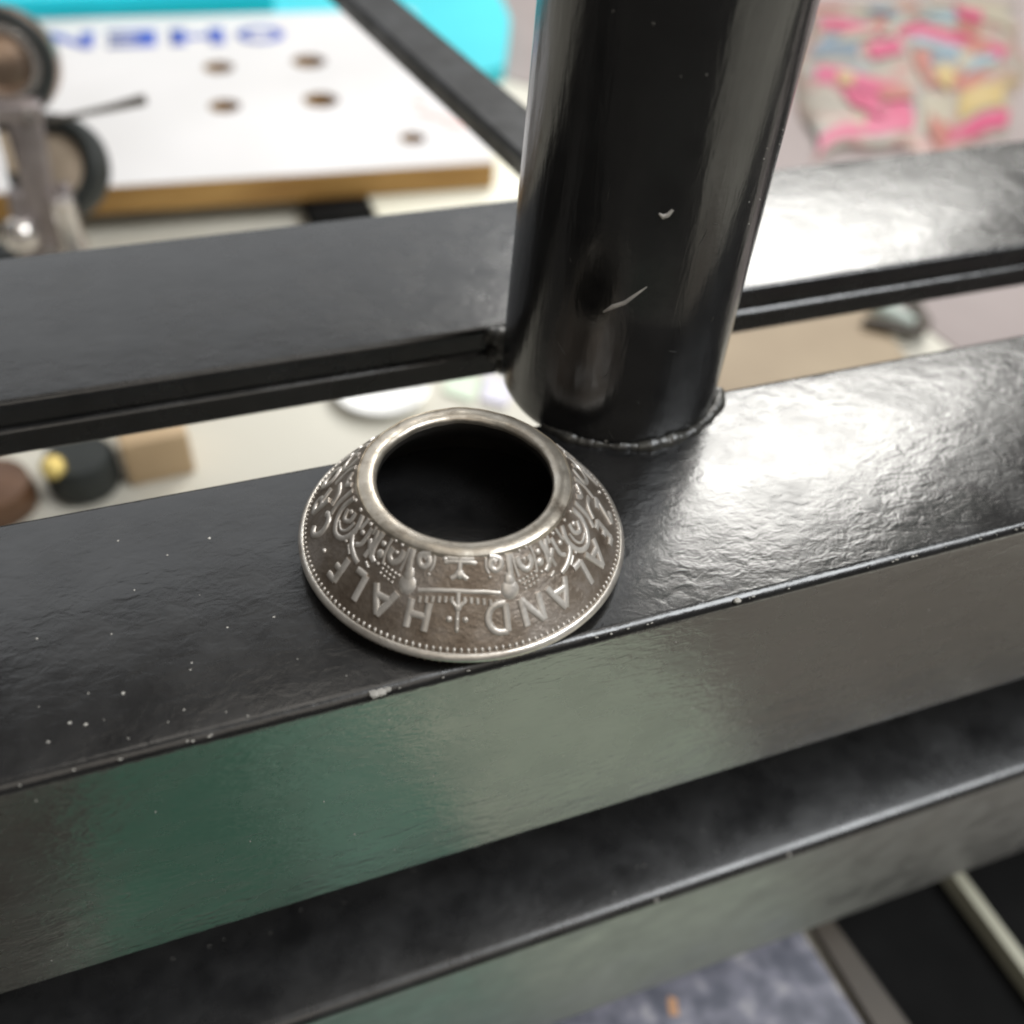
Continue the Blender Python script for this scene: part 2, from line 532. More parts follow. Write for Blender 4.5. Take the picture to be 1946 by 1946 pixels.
for i in range(24):
    a = math.radians(random.uniform(-150, -40))
    lump(bm, PC + Vector((12.0 * math.cos(a), 12.0 * math.sin(a), random.uniform(1, 45))), 0.07, 0.07, 0.09)
tag(build('dust_specks', bm, M['fleck'], frame, angle=20), kind='stuff')
# scratches on the tube
for pts in ([(17.9, 11.0, 16.5), (18.55, 10.5, 17.3), (19.4, 10.0, 17.9), (20.2, 9.6, 18.9), (21.0, 9.3, 19.8)], [(20.8, 9.4, 27.2), (21.2, 9.25, 26.9), (21.6, 9.1, 27.1), (21.9, 9.0, 27.6)]):
    bm = NB()
    q = []
    for p in pts:
        sh = 0.55 * max(0.0, 1 - p[2] / 45)
        d = Vector((p[0] - PC.x, p[1] - PC.y, 0)).normalized() * (rad_at(p[2]) - 0.01) - Vector((sh, 0, 0))
        q.append(Vector((PC.x + d.x, PC.y + d.y, p[2])))
    w = [0.10, 0.26, 0.24, 0.16, 0.06][:len(q)]
    add_tube(bm, q, w, 6)
    build('scratch', bm, M['bare'], frame, angle=80)
for k in range(14):
    bm = NB()
    a0, h0 = math.radians(random.uniform(-150, -60)), random.uniform(2, 30)
    da, dh = random.uniform(-0.10, 0.10), random.uniform(-1.6, 1.6)
    q = []
    for i in range(5):
        a, h = a0 + da * i / 4, h0 + dh * i / 4 + random.uniform(-0.05, 0.05)
        sh = 0.55 * max(0.0, 1 - h / 45)
        q.append(PC + Vector((rad_at(h) * math.cos(a) - sh, rad_at(h) * math.sin(a), h)))
    add_tube(bm, q, [0.012, 0.03, 0.035, 0.025, 0.01], 5)
    build('scratch', bm, M['weld'], frame, angle=80)

# ------------------------------------------------------------------ the coin ring
RC = Vector((0.45, 0.60, 0))
R0, Z0, R1, Z1 = 15.35, 1.5, 9.65, 8.4
SL = math.hypot(R0 - R1, Z1 - Z0)
dr, dz = (R1 - R0) / SL, (Z1 - Z0) / SL      # unit step up the slope
nr, nz = dz, -dr                             # outward normal
ring = thing('coin_ring', (RC.x, RC.y, 0), 'conical silver coin ring with raised lettering and toned brown field on the black rail', 'coin ring')


def cone(th, s, h=0.0):
    """point on the coin's face: angle in degrees, mm up the slope from the rim, mm above the field"""
    r = R0 + dr * s + nr * h
    z = Z0 + dz * s + nz * h
    a = math.radians(th)
    return Vector((RC.x + r * math.cos(a), RC.y + r * math.sin(a), z))


def prof_pt(s, h):
    return (R0 + dr * s + nr * h, Z0 + dz * s + nz * h)


def band(name, outline, mat, n=180, wob=0.0):
    bm = NB()
    add_lathe(bm, outline, RC, n=n, closed=True)
    if wob:
        for q in bm.verts:
            d = q.co - RC
            a = math.atan2(d.y, d.x)
            k = wob * (math.sin(5 * a + 1) * 0.5 + math.sin(11 * a) * 0.3 + math.sin(23 * a + 2) * 0.2)
            q.co.z += k
            q.co.x += k * 0.5 * math.cos(a)
            q.co.y += k * 0.5 * math.sin(a)
    return build(name, bm, mat, ring, angle=50)


T = 1.85
# the whole wall of the ring, with its sunken field and a bore coloured dark for its shade
wall = [prof_pt(0.0, -0.25), prof_pt(0.9, -0.02), prof_pt(1.0, -0.02)] + [prof_pt(s, 0) for s in (2, 4, 6, 8, 8.9)]
wall += [prof_pt(9.15, -0.3), prof_pt(9.15, -1.2), (8.05, 8.15), (8.0, 7.3)]
wall += [prof_pt(5.0, -T), prof_pt(2.5, -T), (13.6, 0.0), (14.0, 0.03)]
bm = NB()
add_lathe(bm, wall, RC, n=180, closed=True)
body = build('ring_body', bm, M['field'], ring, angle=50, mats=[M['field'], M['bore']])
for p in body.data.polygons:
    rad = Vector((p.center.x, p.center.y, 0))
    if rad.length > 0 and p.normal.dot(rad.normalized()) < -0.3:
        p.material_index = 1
# raised outer rim
band('rim', [prof_pt(-0.05, -0.55), prof_pt(-0.08, -0.1), prof_pt(0.02, 0.08), prof_pt(0.2, 0.14), prof_pt(0.42, 0.15), prof_pt(0.60, 0.12), prof_pt(0.70, 0.05), prof_pt(0.72, -0.1)], M['rim'], wob=0.02)
# folded lip round the hole
lip = [prof_pt(8.6, -0.1), prof_pt(8.75, 0.02), prof_pt(9.05, 0.07)]
lip += [(9.60, 8.42), (9.38, 8.58), (8.85, 8.67), (8.35, 8.63), (8.06, 8.48), (7.93, 8.2), (7.98, 7.9), (8.6, 7.9)]
band('lip', lip, M['lip'], wob=0.07)
# reeded edge under the rim
bm = NB()
for i in range(150):
    a = math.radians(i * 2.4)
    p0, p1 = prof_pt(-0.06, -0.35), prof_pt(-0.04, -1.6)
    q0 = Vector((RC.x + p0[0] * math.cos(a), RC.y + p0[0] * math.sin(a), p0[1]))
    q1 = Vector((RC.x + p1[0] * math.cos(a), RC.y + p1[0] * math.sin(a), p1[1]))
    add_tube(bm, [q0, q1], 0.17, 5)
tag(build('reeded_edge', bm, M['field'], ring, angle=80), kind='stuff')
# denticles inside the rim
bm = NB()
for i in range(156):
    th = i * 360 / 156
    vs = bmesh.ops.create_icosphere(bm, subdivisions=1, radius=1.0)['verts']
    a = math.radians(th)
    ur = Vector((math.cos(a) * dr, math.sin(a) * dr, dz))
    un = Vector((math.cos(a) * nr, math.sin(a) * nr, nz))
    ut = Vector((-math.sin(a), math.cos(a), 0))
    c = cone(th, 0.98)
    for q in vs:
        q.co = c + ur * q.co.x * 0.27 + ut * q.co.y * 0.16 + un * q.co.z * 0.10
tag(build('denticles', bm, M['relief'], ring, angle=80), kind='stuff')


def smooth_pts(pts, k):
    if len(pts) < 3 or k <= 1:
        return pts
    out = []
    P = [pts[0]] + list(pts) + [pts[-1]]
    for i in range(1, len(P) - 2):
        for j in range(k):
            t = j / k
            out.append(tuple(0.5 * (2 * P[i][d] + (P[i + 1][d] - P[i - 1][d]) * t + (2 * P[i - 1][d] - 5 * P[i][d] + 4 * P[i + 1][d] - P[i + 2][d]) * t * t
                                    + (3 * P[i][d] - P[i - 1][d] - 3 * P[i + 1][d] + P[i + 2][d]) * t ** 3) for d in range(len(pts[0]))))
    out.append(tuple(pts[-1]))
    return out


def stroke(bm, pts, w=0.20, h=0.20, k=4, ends=(1.0, 1.0)):
    """low rounded ridge along (angle, slope) points; short straight runs are refined so they hug the cone"""
    if len(pts) == 2:
        (a0, s0), (a1, s1) = pts
        nn = 4
        pts = [(a0 + (a1 - a0) * i / nn, s0 + (s1 - s0) * i / nn) for i in range(nn + 1)]
    else:
        pts = smooth_pts(pts, k)
    n = len(pts)
    P = [cone(*p) for p in pts]
    secs = []
    for i in range(n):
        t = (P[min(i + 1, n - 1)] - P[max(i - 1, 0)])
        t = t.normalized() if t.length > 1e-9 else Vector((0, 0, 1))
        a = math.radians(pts[i][0])
        un = Vector((math.cos(a) * nr, math.sin(a) * nr, nz))
        sd = t.cross(un).normalized()
        f = i / (n - 1)
        ww = w * (ends[0] + (ends[1] - ends[0]) * f)
        secs.append([bm.verts.new(P[i] + sd * ww * cx + un * (h * cz - 0.05)) for cx, cz in ((-1.15, 0), (-1.02, 0.72), (-0.82, 0.97), (0, 1.0), (0.82, 0.97), (1.02, 0.72), (1.15, 0))])
    for a_, b_ in zip(secs, secs[1:]):
        for j in range(6):
            bm.faces.new((a_[j], a_[j + 1], b_[j + 1], b_[j]))
    for sec, sg in ((secs[0], -1), (secs[-1], 1)):
        bm.faces.new(sec)


def dot(bm, th, s, r, h=0.2, rs=None):
    vs = bmesh.ops.create_icosphere(bm, subdivisions=2, radius=1.0)['verts']
    a = math.radians(th)
    ur = Vector((math.cos(a) * dr, math.sin(a) * dr, dz))
    un = Vector((math.cos(a) * nr, math.sin(a) * nr, nz))
    ut = Vector((-math.sin(a), math.cos(a), 0))
    c = cone(th, s)
    for q in vs:
        q.co = c + ur * q.co.x * (rs or r) + ut * q.co.y * r + un * q.co.z * h


# stroke alphabet: x 0..1 to the right, y 0 (foot) .. 1 (top); legend reads clockwise with the tops outward
def arc(cx, cy, rx, ry, a0, a1, n=10):
    return [(cx + rx * math.cos(math.radians(a0 + (a1 - a0) * i / n)), cy + ry * math.sin(math.radians(a0 + (a1 - a0) * i / n))) for i in range(n + 1)]


GL = {
    'A': [[(0, 0), (0.5, 1)], [(0.5, 1), (1, 0)], [(0.2, 0.34), (0.8, 0.34)]],
    'L': [[(0.12, 1), (0.12, 0)], [(0.12, 0.02), (0.85, 0.02)]],
    'N': [[(0.08, 0), (0.08, 1)], [(0.08, 1), (0.92, 0)], [(0.92, 0), (0.92, 1)]],
    'D': [[(0.1, 0), (0.1, 1)], [(0.1, 1)] + arc(0.38, 0.5, 0.56, 0.5, 90, -90, 10) + [(0.1, 0)]],
    'H': [[(0.08, 0), (0.08, 1)], [(0.92, 0), (0.92, 1)], [(0.08, 0.5), (0.92, 0.5)]],
    'F': [[(0.12, 0), (0.12, 1)], [(0.12, 0.98), (0.85, 0.98)], [(0.12, 0.52), (0.7, 0.52)]],
    'E': [[(0.12, 0), (0.12, 1)], [(0.12, 0.98), (0.85, 0.98)], [(0.12, 0.52), (0.7, 0.52)], [(0.12, 0.02), (0.85, 0.02)]],
    'C': [arc(0.52, 0.5, 0.46, 0.5, 48, 312, 14)],
    'R': [[(0.1, 0), (0.1, 1)], [(0.1, 1)] + arc(0.5, 0.75, 0.36, 0.25, 90, -90, 8) + [(0.1, 0.5)], [(0.45, 0.5), (0.92, 0)]],
    'O': [arc(0.5, 0.5, 0.48, 0.5, 0, 360, 18)],
    'W': [[(0, 1), (0.26, 0)], [(0.26, 0), (0.5, 0.85)], [(0.5, 0.85), (0.74, 0)], [(0.74, 0), (1, 1)]],
    'Z': [[(0.08, 1), (0.92, 1)], [(0.92, 1), (0.08, 0)], [(0.08, 0), (0.92, 0)]],
}
LEG = [('N', 34.0), ('E', 21.5), ('W', 8.0), ('Z', -17.0), ('E', -30.0), ('A', -42.9), ('L', -55.0), ('A', -68.2), ('N', -81.4), ('D', -95.2),
       ('H', -125.0), ('A', -139.8), ('L', -152.8), ('F', -164.2), ('C', -187.6), ('R', -201), ('O', -215), ('W', -230.5), ('N', -245.5)]
S_FOOT, S_TOP = 4.72, 2.28
WID = {'W': 2.7, 'L': 1.5, 'F': 1.45, 'E': 1.5, 'D': 1.9, 'N': 2.0, 'H': 1.85, 'A': 2.1, 'C': 2.0, 'O': 2.2, 'R': 1.8, 'Z': 1.7}
for ch, th in LEG:
    bm = NB()
    for ln in GL[ch]:
        pts = []
        for x, y in ln:
            s = S_FOOT + (S_TOP - S_FOOT) * y
            r = R0 + dr * s
            pts.append((th - math.degrees((x - 0.5) * WID[ch] / r), s))
        stroke(bm, pts, 0.25, 0.21, 2, (1.12, 1.12))
    build('letter', bm, M['relief'], ring, angle=60)
for th in (-175.2, -4.5):
    bm = NB()
    dot(bm, th, 3.05, 0.24, 0.2)
    build('stop', bm, M['relief'], ring, angle=60)


def orn(name, strokes=(), dots=(), w=0.16, h=0.17):
    bm = NB()
    for st in strokes:
        if isinstance(st, tuple) and isinstance(st[1], (int, float)) and not isinstance(st[0], (int, float)):
            stroke(bm, st[0], st[1] * 1.12, h)
        else:
            stroke(bm, st, w, h)
    for d in dots:
        dot(bm, d[0], d[1], d[2], 0.16, d[3] if len(d) > 3 else None)
    return build(name, bm, M['relief'], ring, angle=60)


CX = -110.3
# crown of the shield: cross on top, orb, jewelled band, base bar and scrolls
orn('crown_cross', [([(CX, 2.65), (CX, 4.3)], 0.14)], [(CX - 3.0, 3.6, 0.27), (CX + 3.0, 3.6, 0.27), (CX, 2.75, 0.2, 0.28), (CX, 3.6, 0.22)])
orn('fleur', [([(CX - 3.2, 5.35), (CX, 4.65), (CX + 3.2, 5.35)], 0.13), ([(CX, 4.6), (CX, 5.9)], 0.15)], [(CX, 4.65, 0.34, 0.42)])
band_s = [(-127.0, 5.55), (-121, 5.85), (-115, 6.0), (CX, 6.05), (-105.5, 6.0), (-99.5, 5.9), (-93, 5.6)]
orn('crown_band', [(band_s, 0.15)], h=0.12)
bm = NB()
for i in range(13):
    th = -125.5 + i * 2.55
    k = (th - CX) / 16
    sc = 5.55 - 0.5 * k * k
    stroke(bm, [(th, sc), (th, sc - 0.5)], 0.13, 0.19)
build('crown_fringe', bm, M['relief'], ring, angle=60)
orn('fleur', [([(CX - 3.6, 7.05), (CX - 1.5, 7.35), (CX, 7.75), (CX + 1.5, 7.35), (CX + 3.6, 7.05)], 0.17), ([(CX, 7.6), (CX, 8.9)], 0.17)], [(CX, 7.45, 0.42, 0.45)])
orn('shield_bar', [([(-117.5, 8.35), (-114, 8.5), (CX, 8.5), (-106, 8.5), (-102.5, 8.35)], 0.15), ([(-116.5, 8.75), (-103.5, 8.75)], 0.13)], [(-117.5, 8.6, 0.25)])
for sgn in (-1, 1):
    A = lambda d: CX + sgn * d
    orn('scroll', [([(A(14.5), 8.85), (A(19.3), 8.5), (A(19.3), 7.85), (A(16.5), 7.6), (A(14.4), 8.05), (A(15.6), 8.55), (A(17.2), 8.3)], 0.21)])
    orn('leaf_spade', [([(A(23.9), 8.75), (A(23.3), 7.4), (A(22.2), 6.2)], 0.24)], [(A(21.7), 5.75, 0.8, 0.9), (A(22.2), 6.5, 0.5, 0.8)])
    orn('curl', [([(A(27.8), 8.3), (A(28.6), 7.45), (A(31.6), 6.95), (A(34.4), 7.4), (A(33.7), 8.1)], 0.22)], [(A(31.2), 7.9, 0.2)])
    orn('pellet', [], [(A(38.6), 7.05, 0.42), (A(39.5), 7.95, 0.28)])
    bm = NB()
    for i in range(4):
        for j in range(3):
            dot(bm, A(28.3 + i * 2.1), 5.4 + j * 0.42 + i * 0.08, 0.14, 0.13)
    build('dotted_ground', bm, M['relief'], ring, angle=60)
    orn('leaf_vein', [([(A(25.8), 8.7), (A(26.0), 7.6), (A(26.6), 6.6)], 0.09), ([(A(36.2), 8.7), (A(36.6), 7.6), (A(35.4), 6.4)], 0.10), ([(A(12.6), 8.75), (A(12.2), 8.0), (A(13.4), 7.4)], 0.10)], [(A(26.4), 6.2, 0.16), (A(30.0), 8.7, 0.15), (A(34.0), 8.75, 0.15), (A(37.6), 6.2, 0.17), (A(13.6), 7.1, 0.14)])
    orn('carved_notch', [([(A(41.0), 5.4), (A(43.4), 5.7)], 0.11), ([(A(47.8), 8.7), (A(47.4), 8.0)], 0.11), ([(A(54.6), 8.7), (A(55.2), 7.7), (A(56.0), 7.4)], 0.12), ([(A(52.6), 5.1), (A(56.2), 5.6)], 0.10), ([(A(60.8), 7.3), (A(61.8), 6.3), (A(65.0), 5.7), (A(69.8), 5.9)], 0.11)], [(A(51.8), 8.5, 0.2), (A(58.3), 5.6, 0.17), (A(63.2), 8.5, 0.2), (A(70.8), 8.4, 0.2)])
    # carved figure beside the shield
    orn('carved_limb', [([(A(42.5), 8.7), (A(43.3), 7.4), (A(42.0), 6.2)], 0.2), ([(A(39.9), 6.1), (A(43.2), 6.6), (A(47.5), 7.5)], 0.2), ([(A(46.0), 8.6), (A(44.4), 7.5), (A(45.2), 6.0)], 0.17)])
    orn('carved_chevron', [([(A(46.5), 5.1), (A(50.5), 5.35), (A(55.0), 5.9), (A(57.8), 6.6)], 0.2), ([(A(49.5), 8.3), (A(50.0), 6.7), (A(52.5), 6.2)], 0.17)], [(A(53.2), 7.4, 0.26)])
    orn('carved_loop', [([(A(59.5), 8.4), (A(57.5), 7.0), (A(60.5), 5.5), (A(66.5), 5.0), (A(72.0), 5.7), (A(74.5), 7.0), (A(73.0), 8.3)], 0.22), ([(A(64.5), 7.9), (A(64.0), 7.0), (A(68.0), 6.5), (A(70.5), 7.3)], 0.18)], [(A(67.5), 7.5, 0.26)])
    orn('carved_limb', [([(A(77.5), 5.1), (A(79.5), 6.3), (A(78.5), 8.3)], 0.2), ([(A(82.0), 5.3), (A(86.0), 6.3), (A(92.0), 6.2)], 0.2), ([(A(83.5), 8.2), (A(87.5), 7.4), (A(92.5), 8.2)], 0.2), ([(A(95.5), 5.3), (A(97.5), 7.0), (A(95.5), 8.4)], 0.2)], [(A(88.5), 7.9, 0.2)])
    orn('carved_loop', [([(A(104), 8.2), (A(101), 6.6), (A(106), 5.4), (A(114), 5.4), (A(118), 6.8), (A(115), 8.2)], 0.22), ([(A(109), 7.6), (A(112), 6.7)], 0.18)], [(A(124), 6.5, 0.3)])

# ------------------------------------------------------------------ white board with holes and print
BT, BB = -100.0, -110.0
board = thing('pegboard', (30, 350, BB), 'white laminated board with drilled holes, blue lettering and brown front edge', 'board')
ang = math.radians(-4.6)
ux, uy = Vector((math.cos(ang), math.sin(ang), 0)), Vector((-math.sin(ang), math.cos(ang), 0))
fr = Vector((102.3, 270.3, 0))           # front right corner
bl = [fr, fr + uy * 161, fr + uy * 161 - ux * 330, fr - ux * 330]
holes = [((16.0, 377.2), 6.4), ((54.2, 377.0), 7.3), ((12.9, 338.5), 6.2), ((50.8, 337.0), 7.2), ((77.7, 296.0), 5.0), ((-110, 377.2), 6.4), ((-108, 330), 7.2)]
bm = NB()


def loop(z, pts):
    vs = [bm.verts.new((p[0], p[1], z)) for p in pts]
    es = [bm.edges.new((vs[i], vs[(i + 1) % len(vs)])) for i in range(len(vs))]
    return vs, es


rings_hi, rings_lo = [], []
for z, store in ((BT, rings_hi), (BB, rings_lo)):
    alles = []
    outs = [[(p.x, p.y) for p in bl]] + [[(c[0] + r * math.cos(2 * PI * i / 28), c[1] + r * math.sin(2 * PI * i / 28)) for i in range(28)] for c, r in holes]
    for pts in outs:
        vs, es = loop(z, pts)
        store.append(vs)
        alles += es
    bmesh.ops.triangle_fill(bm, use_beauty=True, edges=alles)
for f in bm.faces:
    f.material_index = 0
for hi, lo in zip(rings_hi, rings_lo):
    for i in range(len(hi)):
        f = bm.faces.new((hi[i], hi[(i + 1) % len(hi)], lo[(i + 1) % len(lo)], lo[i]))
        f.material_index = 1
build('panel', bm, M['white'], board, mats=[M['white'], M['wood']], angle=40)


def flat_text(txt, parent, mat, origin, xdir, ydir, widths, height, z, part):
    x = 0.0
    for ch, wd in zip(txt, widths):
        cu = bpy.data.curves.new('glyph', 'FONT')
        cu.body = ch
        cu.size = 1.0
        cu.offset = 0.045
        tmp = bpy.data.objects.new('glyph', cu)
        COL.objects.link(tmp)
        bpy.context.view_layer.update()
        me = bpy.data.meshes.new_from_object(tmp.evaluated_get(bpy.context.evaluated_depsgraph_get()))
        bpy.data.objects.remove(tmp)
        bpy.data.curves.remove(cu)
        bm = NB()
        bm.from_mesh(me)
        bpy.data.meshes.remove(me)
        lo = Vector((min(v.co.x for v in bm.verts), min(v.co.y for v in bm.verts), 0))
        hi = Vector((max(v.co.x for v in bm.verts), max(v.co.y for v in bm.verts), 0))
        for q in bm.verts:
            fx = (q.co.x - lo.x) / (hi.x - lo.x) * wd * 0.80
            fy = (q.co.y - lo.y) / (hi.y - lo.y) * height
            p = origin + xdir * (x + fx) + ydir * fy
            q.co = Vector((p.x, p.y, z))
        r = bmesh.ops.extrude_face_region(bm, geom=bm.faces[:])
        for e in r['geom']:
            if isinstance(e, bmesh.types.BMVert):
                e.co.z += 0.15
        build(part, bm, mat, parent, smooth=False)
        x += wd


# the print faces the far side of the bench, so it stands on its head here
flat_text("OHEN", board, M['blue'], Vector((50.5, 419.5, 0)), -ux, -uy, (26.5, 29, 26, 26), 19.5, BT + 0.03, 'printed_letter')
bm = NB()
for (x, y, w_) in ((88, 316, 3), (93, 311, 4), (97, 303, 4), (89, 327, 3)):
    add_box(bm, x - w_, x + w_, y - 2.2, y + 2.2, BT + 0.03, BT + 0.15, rot=-35)
build('red_mark', bm, M['red'], board, smooth=False)

bm = NB()
add_box(bm, 54.5, 121.5, 236, 330, BZ, BB - 1.0, 0.5)
tag(build('plastic_slab', bm, M['cream'], loc=(90, 280, BZ)), 'cream plastic slab under the right end of the white board', 'slab')
bm = NB()
add_box(bm, 31, 54, 262, 300, BZ, BB - 0.3, 0.5)  # black block stands in for the shadow gap under the board
tag(build('shadow_strip', bm, M['black'], loc=(42, 280, BZ)), 'black strip standing in for the shadow gap between the bench and the white board', 'shadow strip')
# teal tray sheet behind
bm = NB()
tl = [(-220, 438), (60, 432), (104, 395), (128, 374), (146.5, 383), (152, 395), (170, 440), (176, 470), (178, 640), (-220, 660)]
add_poly(bm, tl, BZ + 0.8, BB - 0.2)
tag(build('teal_sheet', bm, M['teal'], loc=(0, 500, BZ), smooth=False), 'thick bright teal sheet lying behind the white board', 'sheet')
bm = NB()
add_box(bm, -90, 52, 446, 500, BB, -92, 1.5)
tag(build('teal_box', bm, M['teal_deep'], loc=(0, 470, BB)), 'low teal box standing along the far edge of the white board', 'box')

# ------------------------------------------------------------------ roller clamp at the left
cl = thing('roller_clamp', (-50, 236, BZ), 'tarnished bronze and grey roller clamp with black rimmed rollers beside the white board', 'clamp')
vd = (CP - Vector((-48, 236, -60))).normalized()
ax1 = (vd + Vector((-0.14, 0.0, -0.10))).normalized()
ax2 = (vd + Vector((-0.55, 0.1, 0.25))).normalized()
c = Vector((-51.8, 236, -40.5))
bm = NB()
add_lathe(bm, [(0, -14), (13.2, -14), (14.0, -10), (14.2, -3), (13.6, 0), (11.6, 0.6), (11.4, -1.5)], c, ax1, 48)
build('housing', bm, M['bronze'], cl)
bm = NB()
add_lathe(bm, [(13.4, -1.2), (13.5, 0.9), (12.6, 1.9), (10.8, 1.9), (10.2, 0.9), (10.2, -1.2)], c, ax1, 48, True)
build('tyre', bm, M['rubber'], cl)
bm = NB()
add_lathe(bm, [(10.2, -2), (10.1, 1.2), (9.3, 2.2), (8.0, 2.2), (7.5, 1.0), (7.4, -2)], c, ax1, 48, True)
build('bright_ring', bm, M['bright'], cl)
bm = NB()
add_lathe(bm, [(0, 1.2), (3.5, 1.0), (7.4, -0.4), (7.4, -2.5), (0, -2.5)], c, ax1, 40)
build('cap', bm, M['bronze'], cl)
c2 = Vector((-46.5, 240, -71.5))
bm = NB()
add_lathe(bm, [(9.4, -6), (14.6, -6), (15.0, -3), (14.6, 0.4), (13.2, 1.6), (10.2, 1.4), (9.4, 0)], c2, ax2, 48, True)
build('tyre', bm, M['rubber'], cl)
bm = NB()
add_lathe(bm, [(0, -0.3), (8.2, -0.6), (9.5, -1.2), (9.5, -5.5), (0, -5.5)], c2, ax2, 40)
build('roller_face', bm, M['tan_face'], cl)
bm = NB()
add_box(bm, -54.5, -45.8, 226, 231, -96, -50, 1.2, 3, rot=0)
add_box(bm, -58.5, -54.0, 226.2, 230.8, -96, -72, 1.2, 3)
add_box(bm, -60, -45.9, 226.1, 230.9, BZ, -94.5, 1.2, 3)
for q in bm.verts:
    q.co.x += (q.co.z + 50) * 0.10 + 1.2
add_box(bm, -46.5, -42.5, 226.3, 231.2, -88, -72, 1.2, 3)
add_box(bm, -57.0, -44.0, 225.6, 231.4, -52.5, -47.5, 1.2, 3)
build('bracket', bm, M['grey_metal'], cl)
bm = NB()
add_box(bm, -57.5, -53.0, 231.5, 236, -68, -50, 0.6)
build('slot_block', bm, M['black'], cl)
bm = NB()
add_box(bm, -57.0, -54.6, 225.5, 228, -66, -55, 0.6)
build('wear_plate', bm, M['tan_face'], cl)
bm = NB()
add_tube(bm, [(-44, 231, -54.5), (-36, 232, -54.0), (-27, 233, -53.2), (-18.5, 234, -52.2), (-17.2, 234, -51.9)], [0.7, 0.75, 1.05, 1.5, 1.2], 12)
build('lever', bm, M['dark_brown'], cl)
bm = NB()
add_lathe(bm, [(0, 0), (3.9, 0), (3.9, 30), (3.3, 31), (3.3, 44), (0, 44.6)], (-45.6, 224, BZ), (0, 0, 1), 32)
build('pillar', bm, M['bright'], cl)
bm = NB()
add_lathe(bm, [(0, 5.2), (2.6, 4.6), (4.6, 2.6), (5.3, 0), (5.0, -4), (0, -4)], (-58.3, 225, -84), (0.2, -0.7, 0.65), 32)
build('knob', bm, M['bright'], cl)
for p, r in (((-47.6, 225.2, -50), 1.7), ((-46.8, 225.4, -78), 1.5), ((-52.4, 225.4, -90), 1.6)):
    bm = NB()
    add_lathe(bm, [(0, 1.1), (r * 0.8, 0.9), (r, 0.3), (r, -0.8), (0, -0.8)], p, (0, -1, 0.3), 6)
    build('bolt', bm, M['bright'], cl)
bm = NB()
add_lathe(bm, [(0, 0), (8.5, 0), (8.5, 20), (6.5, 24), (0, 24.4)], (-63.5, 236, BZ), (0, 0, 1), 32)
build('foot', bm, M['rubber'], cl)

# ------------------------------------------------------------------ small things on the bench, seen through the gaps
kn = thing('black_knob', (-53, 152, BZ), 'round black knob with a polished brass screw, seen below the back rail', 'knob')
bm = NB()
add_lathe(bm, [(0, 0), (8.2, 0), (9.2, 2), (9.2, 9), (8, 11), (0, 11.4)], (-52.5, 152, BZ), (0, 0, 1), 40)
build('body', bm, M['rubber'], kn)
bm = NB()
add_lathe(bm, [(0, 0), (3.0, 0), (3.0, 2.0), (2.2, 3.0), (0, 3.3)], (-58.2, 147.5, BZ + 11.2), (0.1, -0.55, 1), 24)
build('screw', bm, M['brass'], kn)
bm = NB()
add_lathe(bm, [(0, 0), (10, 0), (10.6, 3), (9.6, 8), (5, 9.2), (0, 9.4)], (-74.5, 150, BZ), (0, 0, 1), 40)
tag(build('leather_button', bm, M['leather'], loc=(-74.5, 150, BZ)), 'brown leather covered button left of the black knob', 'button')
bm = NB()
add_box(bm, -42.4, -25.2, 148, 166, BZ, BZ + 14.5, 1.0, 3, rot=4)
tag(build('wood_block', bm, M['wood_block'], loc=(-33, 153, BZ)), 'small beige wooden block right of the black knob', 'block')
bm = NB()
add_lathe(bm, [(0, 0), (9, 0), (9.5, 0.8), (14.2, 3.4), (14.6, 4.0), (14.0, 4.2), (9, 1.6), (0, 1.4)], (32, 169, BZ), (0, 0, 1), 48)
tag(build('china_dish', bm, M['dish'], loc=(32, 169, BZ)), 'small white china dish behind the coin ring', 'dish')
bm = NB()
add_poly(bm, [(50, 164), (57, 157), (63, 166), (55, 174)], BZ, BZ + 1.2)
tag(build('paper_scrap', bm, M['mint'], loc=(56, 165, BZ), smooth=False), 'pale green paper scrap beside the white dish', 'paper scrap')
bm = NB()
add_poly(bm, [(59.5, 157), (66, 152), (72, 161), (65, 168)], BZ, BZ + 1.6)
tag(build('paper_scrap', bm, M['lilac'], loc=(65, 160, BZ), smooth=False), 'pale lilac paper scrap between the white dish and the upright tube', 'paper scrap')
bm = NB()
add_poly(bm, [(120, 110), (196, 120), (212, 190), (138, 186)], BZ, BZ + 3.5)
tag(build('tan_card', bm, M['tan'], loc=(165, 150, BZ), smooth=False), 'tan card lying on the bench right of the upright tube', 'card')
tl_ = thing('small_tool', (210, 160, BZ), 'small dark brown tool with a pale aqua grip beside the tan card', 'tool')
bm = NB()
add_tube(bm, [(196, 158, BZ + 5.5), (204, 152, BZ + 5.5), (211, 147, BZ + 5)], [1.6, 2.4, 1.6], 12)
add_tube(bm, [(211, 147, BZ + 5), (217, 152, BZ + 4.5), (222, 166, BZ + 4.5)], [1.6, 2.6, 2.2], 12)
build('shank', bm, M['dark_brown'], tl_)
bm = NB()
add_tube(bm, [(205, 168, BZ + 4), (209, 160, BZ + 4), (213, 153, BZ + 4)], [2.4, 4.0, 2.8], 14)
build('grip', bm, M['aqua'], tl_)

# ------------------------------------------------------------------ colourful pouch
po = thing('printed_pouch', (360, 350, BZ), 'colourful flat pouch printed in pink, blue and cream, lying on grey paper', 'pouch')
# corner points on the bench, near left, near right, far right, far left
q00, q10, q11, q01 = Vector((244, 272, 0)), Vector((362, 276, 0)), Vector((506, 440, 0)), Vector((352, 450, 0))
bm = NB()
N1 = 16


